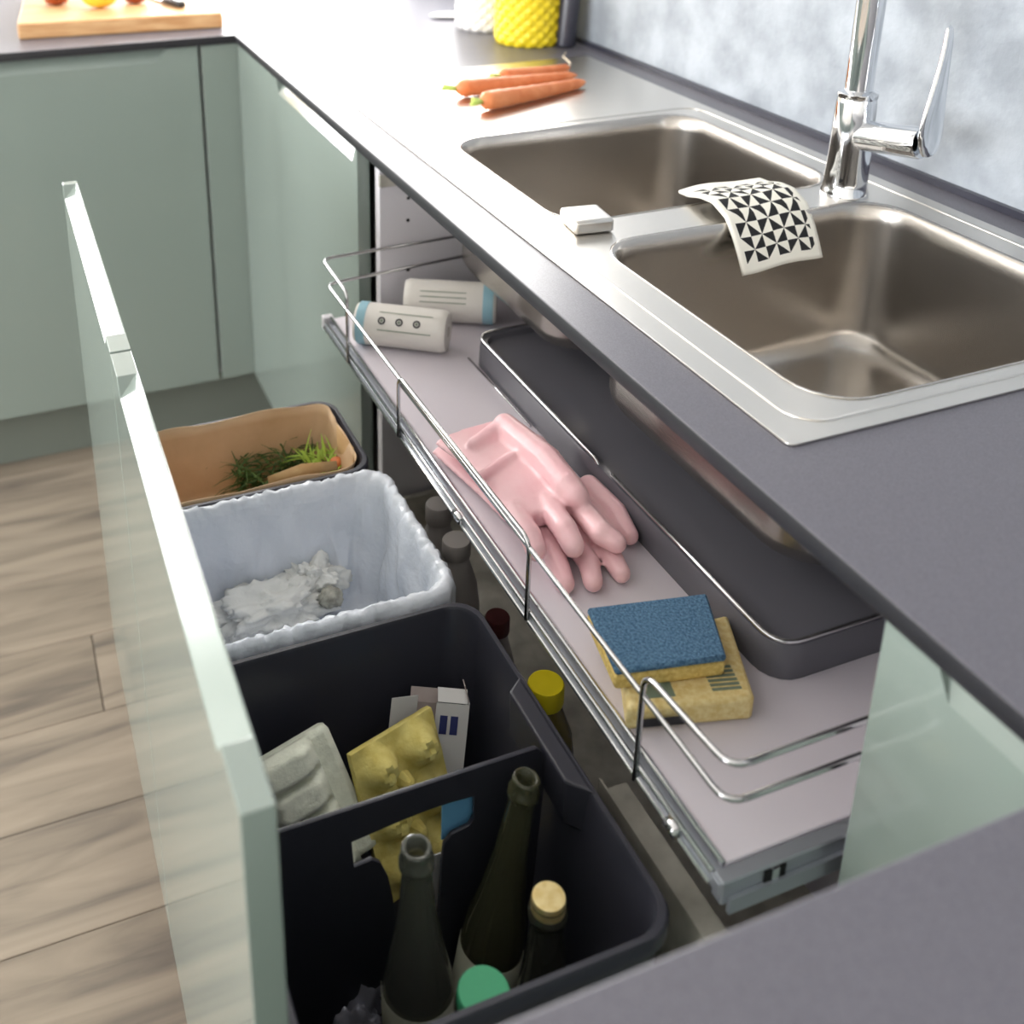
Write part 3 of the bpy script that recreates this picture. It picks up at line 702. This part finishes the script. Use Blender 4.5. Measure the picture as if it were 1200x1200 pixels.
# torn white box with navy print
bx_ = thing('small_box', px(505, 870, z=-.42), 'small torn white cardboard box with navy print', 'box')
o1 = px(528, 860, z=-.358); m1 = basis(o1 + Vector((.004, .012, -.003)), (RV.x, RV.y, -.12), (.12, .35, .92))
def panel(name, m, x0, x1, y0, y1, z0, z1, mt): 
    bm = nb(); box(bm, x0, x1, y0, y1, z0, z1, m); return obj(name, bm, mt, bx_)
panel('front_panel', m1, -.014, .016, -.055, .020, .0, .001, 'carton_white')
panel('side_panel', m1, .016, .017, -.055, .022, -.018, .001, 'carton_white')
panel('flap', m1 @ Matrix.Translation((.001, .0205, 0)) @ Matrix.Rotation(math.radians(-50), 4, 'X'), -.014, .014, 0, .014, 0, .001, 'carton_white')
panel('flap', m1 @ Matrix.Translation((.016, .0215, -.009)) @ Matrix.Rotation(.35, 4, 'Z'), 0, .001, 0, .016, -.008, .008, 'carton_inside')
panel('back_panel', m1, -.038, .016, -.055, .012, -.019, -.018, 'carton_inside')
panel('left_panel', m1 @ Matrix.Translation((-.044, 0, -.002)) @ Matrix.Rotation(.45, 4, 'Y'), -.014, .014, -.055, .022, 0, .001, 'carton_white')
panel('left_flap', m1 @ Matrix.Translation((-.022, .0115, -.0188)) @ Matrix.Rotation(-.3, 4, 'X'), -.015, .012, 0, .013, 0, .001, 'carton_inside')
for k in (-.006, .004): panel('print', m1, k - .0035, k + .0035, -.008, .009, .0010, .0014, 'print_navy')
panel('print', m1 @ Matrix.Translation((-.040, 0, -.004)) @ Matrix.Rotation(.45, 4, 'Y'), -.003, .006, -.012, .000, .0010, .0014, 'print_navy')
crumpled('crumpled_paper', (-.225, -1.445, ZB + .098), .080, .050, .062, 'bin_plastic', 3.1, .2, 4, label='crumpled dark paper in the divided bin under the egg cartons', cat='paper')
# blue card seen in the divider opening
pc = px(537, 952, y=YD + .0115); bm = nb(); box(bm, pc.x - .0155, pc.x + .022, YD + .0095, YD + .0110, pc.z - .022, pc.z + .02)
obj('blue_card', bm, 'blue_card', label='light blue card seen through the divider opening', cat='card')
pc = px(513, 1030, y=YD + .0135); bm = nb(); box(bm, pc.x - .022, pc.x + .0105, YD + .0125, YD + .0135, ZB + .01, pc.z + .030)
obj('paper_scrap', bm, 'carton_white', label='white paper scrap behind the divider opening', cat='paper')

def roll_angle(mt, up=.35):
    c = mt.inverted() @ (CAM + Vector((0, 0, up))); return math.atan2(c.y, c.x)
# ------------------------------------------------------------------ bottles in the near compartment
def bottle(name, base, top, R, rn, m, lab, cat, neck=.08, cap=None, liquid=None, wall=.0018, grp='bottles in the divided bin'):
    base, top = Vector(base), Vector(top); H = (top - base).length; mt = axis_m(base, top)
    r = thing(name, base, lab, cat, grp)
    sh_ = H - neck
    pr = [(R * .55, .003), (R * .92, 0), (R, .006), (R, sh_ * .72), (R * .93, sh_ * .82), (R * .72, sh_ * .93), (rn * 1.35, sh_ + neck * .25), (rn * 1.05, H - .022), (rn * 1.05, H - .020), (rn * 1.28, H - .018), (rn * 1.28, H - .012), (rn * 1.08, H - .010), (rn * 1.12, H - .003), (rn * 1.04, H)]
    if cap is None:
        inn = [(rn * .74, H - .001), (rn * .72, H - .03), (rn * 1.35 - wall, sh_ + neck * .25), (R * .72 - wall, sh_ * .93), (R * .93 - wall, sh_ * .82), (R - wall, sh_ * .72), (R - wall, .010), (R * .5, .008)]
        pr = pr + inn
    bm = nb(); lathe(bm, pr, mt, 32); obj('bottle_body', bm, m, r, smooth=True)
    if cap:
        cr, ch, cm = cap; bm = nb(); lathe(bm, [(cr * .96, H - ch + .002), (cr, H - ch + .004), (cr, H - .0005), (cr * .94, H + .0015), (cr * .3, H + .0015)], mt, 32); obj('cap', bm, cm, r, smooth='auto')
    return r, mt, H
zb = ZB + .014
m_ = px(488, 992, z=-.268); b_ = px(487, 1400, x=m_.x)
bt, mt1, H1 = bottle('glass_bottle', (m_.x + .004, m_.y - .002, zb), m_, .0285, .0105, 'glass_clear', 'clear uncapped glass bottle standing by the divider opening', 'bottle', .085)
m2 = px(617, 911, z=-.272)
bt2, mt2, H2 = bottle('glass_bottle', (m2.x - .054, m2.y - .002, zb + .004), m2, .0265, .0100, 'glass_olive', 'slim olive glass bottle leaning in the corner of the divided bin', 'bottle', .10)
bm = nb()
for a0 in (0,):
    rings = []
    for z in (H2 * .30, H2 * .52): rings.append([mt2 @ Vector((.0268 * math.cos(t), .0268 * math.sin(t), z)) for t in [roll_angle(mt2, 0) + math.radians(-95 + k * 12) for k in range(17)]])
    loft(bm, rings, False, False, False)
obj('bottle_label', bm, 'label_paper', bt2, smooth=True, mods=[SOL(.0004, 1)])
bm = nb(); rings = [[mt1 @ Vector((.0288 * math.cos(t), .0288 * math.sin(t), z)) for t in [roll_angle(mt1, 0) + math.radians(-95 + k * 12) for k in range(17)]] for z in (H1 * .36, H1 * .60)]
loft(bm, rings, False, False, False); obj('bottle_label', bm, 'label_paper', bt, smooth=True, mods=[SOL(.0004, 1)])
m3 = px(643, 1052, z=-.300)
bottle('glass_bottle', (m3.x + .002, m3.y + .002, zb), m3, .029, .0115, 'glass_dark', 'dark glass bottle with gold cap', 'bottle', .09, (.0128, .022, 'cap_gold'))
m4 = px(567, 1163, z=-.325)
bottle('glass_bottle', (m4.x, m4.y + .008, zb), m4, .025, .016, 'glass_dark', 'wide-mouthed bottle with green cap', 'bottle', .05, (.0188, .016, 'cap_green'))
# dark foil scraps and a brown card
crumpled('foil_scrap', px(415, 1112, z=-.47) - Vector((0, .012, .065)), .026, .016, .062, 'foil', 1.3, .38, 4, label='upper dark crumpled foil scrap beside the clear bottle', cat='foil')
crumpled('foil_scrap', px(412, 1165, z=-.50) - Vector((0, .014, .055)), .024, .012, .050, 'foil', 5.3, .38, 4, label='lower dark crumpled foil scrap beside the clear bottle', cat='foil')
pc = px(538, 1075, z=-.50); bm = nb(); box(bm, -.008, .008, -.115, .05, -.001, .001, basis(pc - Vector((0, .02, 0)), (.8, .2, .1), (.02, -.04, .99))); obj('brown_card', bm, 'brown_card', label='brown card strip between the two glass bottles', cat='card')

# bottles standing in the drawer behind the bins
def plain_bottle(cap_uv, z, R, rc, ch, m, mc, lab, tilt=(0, 0)):
    c = px(*cap_uv, z=z); base = Vector((c.x + tilt[0], c.y + tilt[1], BZ + .001)); mt = axis_m(base, c); H = (c - base).length
    r = thing('plastic_bottle', base, lab, 'bottle', 'bottles behind the bins')
    bm = nb(); lathe(bm, [(R * .9, 0), (R, .006), (R, H - .085), (R * .9, H - .06), (R * .6, H - ch - .012), (rc * .85, H - ch - .002), (rc * .85, H - ch + .002)], mt, 28); obj('bottle_body', bm, m, r, smooth=True)
    bm = nb(); lathe(bm, [(rc * .97, H - ch), (rc, H - ch + .002), (rc, H - .002), (rc * .93, H), (rc * .2, H)], mt, 28); obj('cap', bm, mc, r, smooth='auto')
plain_bottle((514, 590), -.33, .026, .0155, .024, 'bottle_grey', 'cap_grey', 'grey-capped plastic bottle half hidden under the shelf, farther from the yellow-capped bottle')
plain_bottle((535, 632), -.315, .027, .0160, .020, 'bottle_grey', 'cap_grey', 'grey plastic bottle with a broad grey cap beside the bag-lined bin')
plain_bottle((640, 800), -.330, .030, .0175, .022, 'bottle_brown', 'cap_yellow', 'dark olive bottle with yellow cap under the shelf')
plain_bottle((583, 722), -.40, .022, .014, .02, 'bottle_grey', 'cap_red', 'low bottle with dark red cap between the bins and shelf')

# ------------------------------------------------------------------ rolls of bin bags on the shelf
def roll(p0, p1, R, flip, lab):
    a, b = Vector(p0), Vector(p1); L = (b - a).length; r = thing('bin_bag_roll', (a + b) / 2 - Vector((0, 0, R)), lab, 'roll', 'bin bag rolls')
    mt = axis_m(a, b); bm = nb(); n = 22; rings = []
    for i in range(n + 1):
        t = i / n; rad = R * (1 - .10 * max(0, abs(t - .5) * 2 - .92) / .08)
        rings.append([mt @ Vector(((rad + .0006 * noise.noise(Vector((t * 9, k * .5, R * 99)))) * math.cos(2 * math.pi * k / 32), rad * math.sin(2 * math.pi * k / 32), t * L)) for k in range(32)])
    loft(bm, rings, True, True); obj('film', bm, 'roll_white', r, smooth='auto')
    z0, z1 = (.004, .016) if not flip else (L - .018, L - .004)
    bm = nb(); lathe(bm, [(R + .0004, z0), (R + .0005, z1)], mt, 32, False, False); obj('end_band', bm, 'roll_blue', r, smooth=True)
    bm = nb(); e = L + .0004 if not flip else -.0004; lathe(bm, [(.007, e - .0005), (.007, e + .0005)], mt, 16); obj('core', bm, 'roll_end', r)
    return r, mt, L
R1 = .0285
rollA, mA, LA = roll(px(419, 377, z=ZS + R1), px(525, 389, z=ZS + R1), R1, False, 'white bin bag roll with three printed circles beside the railing')
R2 = .029
rollB, mB, LB = roll(px(475, 350, z=ZS + R2) , px(582, 356, z=ZS + R2), R2, True, 'white bin bag roll behind the one with printed circles')
# printed circles and lines face the camera
def on_roll(mt, R, z, ang, r0, r1, m, parent):
    bm = nb(); a, b = [], []
    for k in range(18):
        t = 2 * math.pi * k / 18
        for lst, rr in ((a, r0), (b, r1)):
            th = ang + rr * math.sin(t) / R; lst.append(bm.verts.new(mt @ Vector(((R + .0009) * math.cos(th), (R + .0009) * math.sin(th), z + rr * math.cos(t)))))
    ring_faces(bm, a, b); obj('printed_circle', bm, m, parent)
aA = roll_angle(mA, .3)
for k in range(3):
    on_roll(mA, R1, LA * (.32 + .19 * k), aA, .0030, .0050, 'print_dark', rollA)
    on_roll(mA, R1, LA * (.32 + .19 * k), aA, .0001, .0018, 'print_grey', rollA)
def line_roll(mt, R, z0, z1, ang, parent, w=.0006):
    bm = nb(); loft(bm, [[mt @ Vector(((R + .0009) * math.cos(ang + s * w / R), (R + .0009) * math.sin(ang + s * w / R), z)) for z in (z0, z1)] for s in (-1, 1)], False, False, False); obj('printed_line', bm, 'print_grey', parent)
for k in (1, -1): pass
line_roll(mA, R1, LA * .28, LA * .86, aA + .42, rollA); line_roll(mA, R1, LA * .28, LA * .86, aA - .42, rollA)
aB = roll_angle(mB, .3)
for k in range(3): line_roll(mB, R2, LB * .18, LB * .68, aB + (-.25 + .25 * k), rollB)

# ------------------------------------------------------------------ sponges
zq = ZS
c00, c10, c11, c01 = px(733, 858, z=zq), px(882, 845, z=zq), px(850, 745, z=zq), px(722, 775, z=zq)
def slab(cs, z0, z1, inset=0):
    bm = nb(); a = [bm.verts.new((c.x, c.y, z0 + c.z - zq)) for c in cs]; b = [bm.verts.new((c.x, c.y, z1 + c.z - zq)) for c in cs]
    bm.faces.new(a); bm.faces.new(b); ring_faces(bm, a, b); return bm
sp1 = thing('sponge', (c00 + c11) / 2, 'yellow kitchen sponge with printed wrapper under the blue-topped sponge', 'sponge')
o_ = (c00 + c10 + c11 + c01) / 4
obj('foam', slab([c00, c10, c11, c01], zq + .0008, zq + .024), 'sponge_pale', sp1, mods=[BEV(.004, 2)], smooth='auto')
u_ = (c10 - c00).normalized(); v_ = (c01 - c00); v_ = (v_ - u_ * v_.dot(u_)).normalized(); ml = basis((c00.x, c00.y, zq + .0241), u_, v_)
ww = (c10 - c00).length; 
for k in range(6):
    bm = nb(); box(bm, ww * .70, ww * .93, .010 + k * .0045, .0126 + k * .0045, .0, .0004, ml); obj('barcode_bar', bm, 'print_grey', sp1)
bm = nb(); box(bm, ww * .14, ww * .40, .008, .026, 0, .0003, ml); obj('printed_text', bm, 'print_grey', sp1)
bm = nb(); box(bm, ww * .12, ww * .45, -.0028, -.0022, -.018, -.010, ml); obj('printed_mark', bm, 'print_dark', sp1)
ZT2 = zq + .045
d = [px(722, 786, z=ZT2), px(852, 769, z=ZT2), px(828, 694, z=ZT2), px(688, 711, z=ZT2)]
tops = [Vector((q.x, q.y, zq)) for q in d]
sp2 = thing('sponge', (d[0] + d[2]) / 2, 'sponge with blue scouring top lying on the wrapped yellow sponge', 'sponge')
obj('foam', slab(tops, zq + .0248, zq + .0385), 'sponge_yellow', sp2, mods=[BEV(.003, 2)], smooth='auto')
obj('scouring_pad', slab(tops, zq + .0386, ZT2), 'scour_blue', sp2, mods=[BEV(.002, 1)], smooth='auto')

# ------------------------------------------------------------------ pink rubber gloves
def glove(name, z, pts, lab):
    """pts: cuff, wrist (pairs of edge pixels) and finger lists of (pixel, height) ; all one skin"""
    bm = nb(); P = lambda q: px(q[0], q[1], z=z + q[2])
    # cuff and palm as flattened lofts
    rings = []
    for (l, r, th) in pts['hull']:
        a, b = P(l), P(r); c = (a + b) / 2; u = (b - a) / 2; n = 20
        rings.append([c + u * math.cos(2 * math.pi * k / n) + Vector((0, 0, th)) * math.sin(2 * math.pi * k / n) for k in range(n)])
    loft(bm, rings, True, True)
    for f, rr in pts['fingers']: capsule(bm, [P(q) for q in f], rr)
    for f, rr in pts.get('folds', ()): capsule(bm, [P(q) for q in f], rr)
    return obj(name, bm, 'glove', smooth=True, label=lab, cat='glove', group='pair of pink rubber gloves',
               mods=[('REMESH', dict(mode='VOXEL', voxel_size=.0024, use_smooth_shade=True)), ('SMOOTH', dict(factor=.5, iterations=7))])
glove('rubber_glove', ZS, dict(
    hull=[((505, 530, .010), (560, 505, .012), .007), ((560, 580, .010), (640, 530, .012), .010), ((610, 630, .010), (700, 575, .011), .011), ((640, 655, .010), (735, 620, .010), .010)],
    fingers=[([(640, 630, .010), (655, 665, .011), (662, 684, .010)], (.0115, .0110, .0098)),
             ([(668, 630, .010), (690, 660, .011), (695, 682, .010)], (.0115, .0110, .0098)),
             ([(700, 630, .010), (718, 655, .011), (728, 672, .010)], (.0115, .0108, .0095)),
             ([(690, 570, .016), (722, 600, .016), (738, 628, .013)], (.0125, .0115, .0095))]),
    'pink rubber glove lying flat underneath the other glove')
glove('rubber_glove', ZS, dict(
    hull=[((508, 520, .030), (600, 492, .036), .009), ((545, 545, .032), (640, 515, .036), .012), ((585, 590, .034), (672, 560, .036), .013), ((600, 618, .032), (690, 592, .034), .011)],
    fingers=[([(603, 600, .034), (622, 628, .036), (628, 645, .032)], (.0115, .0115, .0105)),
             ([(640, 590, .036), (662, 620, .040), (672, 640, .034)], (.0125, .0125, .0112)),
             ([(672, 585, .034), (705, 625, .036), (722, 636, .032)], (.0125, .0122, .0108)),
             ([(592, 500, .046), (640, 540, .052), (665, 570, .052), (676, 582, .050)], (.0150, .0165, .0150, .0130))],
    folds=[([(556, 520, .044), (590, 500, .046)], (.008, .011)), ([(560, 560, .044), (600, 535, .046)], (.005, .006))]),
    'pink rubber glove lying on top with its thumb folded across')

# ------------------------------------------------------------------ things on the worktop
# cutting board on the far counter
bA, bB = px(22, 47, z=0), px(262, 33, z=0); ub = (bB - bA).normalized(); vb = Vector((-ub.y, ub.x, 0)); bw = (bB - bA).length
bd = basis((bA.x, bA.y, .0004), ub, vb); bm = nb(); box(bm, 0, bw, 0, .42, 0, .032, bd)
obj('cutting_board', bm, 'wood_board', label='thick wooden cutting board on the far counter', cat='cutting board', mods=[BEV(.004, 3)], smooth='auto')
def onion(u, v, R, lab, m='onion'):
    c = px(u, v, z=.0325); c = c + Vector((0, R * .8, 0)); r = thing('onion', c, lab, 'onion')
    bm = nb(); lathe(bm, [(R * .25, .0005), (R * .7, R * .16), (R, R * .8), (R * .85, R * 1.35), (R * .35, R * 1.75), (R * .10, R * 2.1)], Matrix.Translation(c), 24); obj('bulb', bm, m, r, smooth=True)
    bm = nb(); lathe(bm, [(R * .10, R * 2.05), (R * .05, R * 2.4)], Matrix.Translation(c), 10); obj('stalk', bm, 'kraft', r, smooth=True)
onion(68, 8, .032, 'brown onion on the cutting board, at the end away from the knife')
onion(161, 6, .030, 'brown onion on the cutting board beside the knife')
c = px(120, 12, z=.0325) + Vector((0, .028, .030)); bm = nb(); ellipsoid(bm, c, .040, .030, .0295, None, 24, 14)
lr = thing('lemon', c - Vector((0, 0, .03)), 'yellow lemon lying between two onions on the board', 'lemon'); obj('peel', bm, 'lemon', lr, smooth=True)
bm = nb(); lathe(bm, [(.008, 0), (.004, .006), (.001, .008)], axis_m(c + Vector((.0375, 0, 0)), c + Vector((1, 0, 0))), 14); obj('tip', bm, 'lemon', lr, smooth=True)
k0 = px(214, 9, z=.034); k1 = px(193, 2, z=.034); kr = thing('knife', k0, 'kitchen knife with dark handle on the cutting board', 'knife')
kd = (k1 - k0).normalized(); mk = basis((k0.x, k0.y, .0328), kd, (-kd.y, kd.x, 0))
bm = nb(); box(bm, 0, .085, -.009, .009, 0, .014, mk); obj('handle', bm, 'knife_grip', kr, mods=[BEV(.004, 2)], smooth='auto')
bm = nb(); vs = [mk @ Vector(q) for q in ((.085, -.008, .004), (.085, .010, .004), (.20, .010, .004), (.235, .002, .004), (.20, -.006, .004))]
a = [bm.verts.new(q) for q in vs]; b = [bm.verts.new(q + Vector((0, 0, .0018))) for q in vs]; bm.faces.new(a); bm.faces.new(b); ring_faces(bm, a, b); obj('blade', bm, 'chrome', kr)
# quilted jars
def jar(c, R, H, m, lab, spout=False):
    r = thing('jar', c, lab, 'jar', 'quilted ceramic jars'); bm = nb(); rings = []; nz, na = 56, 120
    for i in range(nz + 1):
        t = i / nz; z = .0006 + H * t; base = R * (1 - .07 * max(0, 1 - t / .07) ** 2 - .05 * max(0, (t - .9) / .1) ** 2)
        ring = []
        for k in range(na):
            a = 2 * math.pi * k / na; q = 17 * a; s = z / (2 * math.pi * R / 34) * math.pi
            h = abs(math.sin((q + s) / 2)) * abs(math.sin((q - s) / 2)); ring.append(Vector((c.x + (base + .0045 * h) * math.cos(a), c.y + (base + .0045 * h) * math.sin(a), z)))
        rings.append(ring)
    rings += [[Vector((c.x + rr * math.cos(2 * math.pi * k / na), c.y + rr * math.sin(2 * math.pi * k / na), z)) for k in range(na)] for rr, z in ((R * .86, H), (R * .84, H - .01), (R * .84, .01))]
    loft(bm, rings, True, True); obj('jar_body', bm, m, r, smooth=True)
    return r
j1 = px(619, 57, z=0); d = Vector((j1.x - CAM.x, j1.y - CAM.y, 0)).normalized(); RJ = .0635
jc = j1 + d * RJ; jar(jc, RJ, .17, 'yellow_ceramic', 'yellow quilted ceramic jar on the worktop near the wall')
j2 = px(566, 41, z=0); d2 = Vector((j2.x - CAM.x, j2.y - CAM.y, 0)).normalized()
jc2 = j2 + d2 * .062 + Vector((.012, .012, 0)); jr = jar(jc2, .060, .15, 'white_ceramic', 'white quilted ceramic jar behind the yellow jar')
q = px(522, 16, z=.010); bm = nb(); ellipsoid(bm, (q.x + .012, q.y, .0066), .045, .022, .006, Matrix.Rotation(-.25, 3, 'Z'), 24, 12)
obj('spoon_rest', bm, 'white_ceramic', smooth=True, label='small white dish on the worktop beside the white jar', cat='dish')
# dark slim bottle leaning towards the wall
q = px(681, 52, z=.0005); b0 = Vector((min(q.x, XW - .045), q.y, .0008)); t0 = b0 + Vector((.012, -.004, .22))
r = thing('slim_bottle', b0, 'dark slate slim bottle against the wall beside the yellow jar', 'bottle')
bm = nb(); lathe(bm, [(.016, 0), (.019, .003), (.019, .15), (.012, .17), (.009, .18)], axis_m(b0, t0), 24); obj('bottle_body', bm, 'slate', r, smooth='auto')
bm = nb(); lathe(bm, [(.0095, .176), (.0105, .178), (.0105, .205), (.009, .207)], axis_m(b0, t0), 20); obj('stopper', bm, 'knife_grip', r, smooth='auto')
# carrots on the drainer
def carrot(p0, p1, R, lab, rt=None):
    a, b = Vector(p0), Vector(p1); L = (b - a).length; mt = axis_m(a, b); r = thing('carrot', (a + b) / 2 - Vector((0, 0, R)), lab, 'carrot', 'carrots on the drainer')
    bm = nb(); rings = []
    n = 26
    for i in range(n + 1):
        t = i / n; rad = R * min(1, (t / .06 + .12) ** .5 if t < .055 else 1) * (1 - .50 * t) * (1 if t < .93 else max(.08, (1 - t) / .07) ** .6)
        bend = .004 * math.sin(t * 3.1); w = 1 + .035 * math.sin(t * 60 + R * 4000)
        rings.append([mt @ Vector((bend + rad * w * math.cos(2 * math.pi * k / 18), rad * w * math.sin(2 * math.pi * k / 18), t * L)) for k in range(18)])
    loft(bm, rings, True, True); obj('root', bm, 'carrot', r, smooth=True)
    bm = nb(); dr = (a - b).normalized()
    for k in range(5):
        s = Vector((random.uniform(-.4, .4), random.uniform(-.4, .4), random.uniform(-.05, .25))); e = a + (dr + s).normalized() * random.uniform(.012, .024)
        tube(bm, [a + dr * -.003, e], [.0042, .0030], 6)
    obj('stem_stub', bm, 'carrot_stem', r, smooth=True)
    if rt:
        bm = nb(); tube(bm, [b - (b - a).normalized() * .004] + [Vector(q) for q in rt], [.0028, .0022, .0016, .001][:len(rt) + 1], 6); obj('root_tip', bm, 'root_tip', r, smooth=True)
zc = ZK + .0006
carrot(px(564, 119, z=zc + .0160), px(686, 96, z=zc + .0085), .0155, 'orange carrot with pale green stub lying closest to the sink bowl')
carrot(px(534, 104, z=zc + .0155), px(676, 88, z=zc + .0085), .0150, 'orange carrot lying behind the one closest to the sink bowl')
e = px(668, 79, z=zc + .010)
carrot(px(585, 90, z=zc + .0138), e, .0132, 'orange carrot at the back with a long thin root tip', [e + Vector((.012, .02, .002)), e + Vector((.02, .06, .004)), e + Vector((.045, .095, .003))])
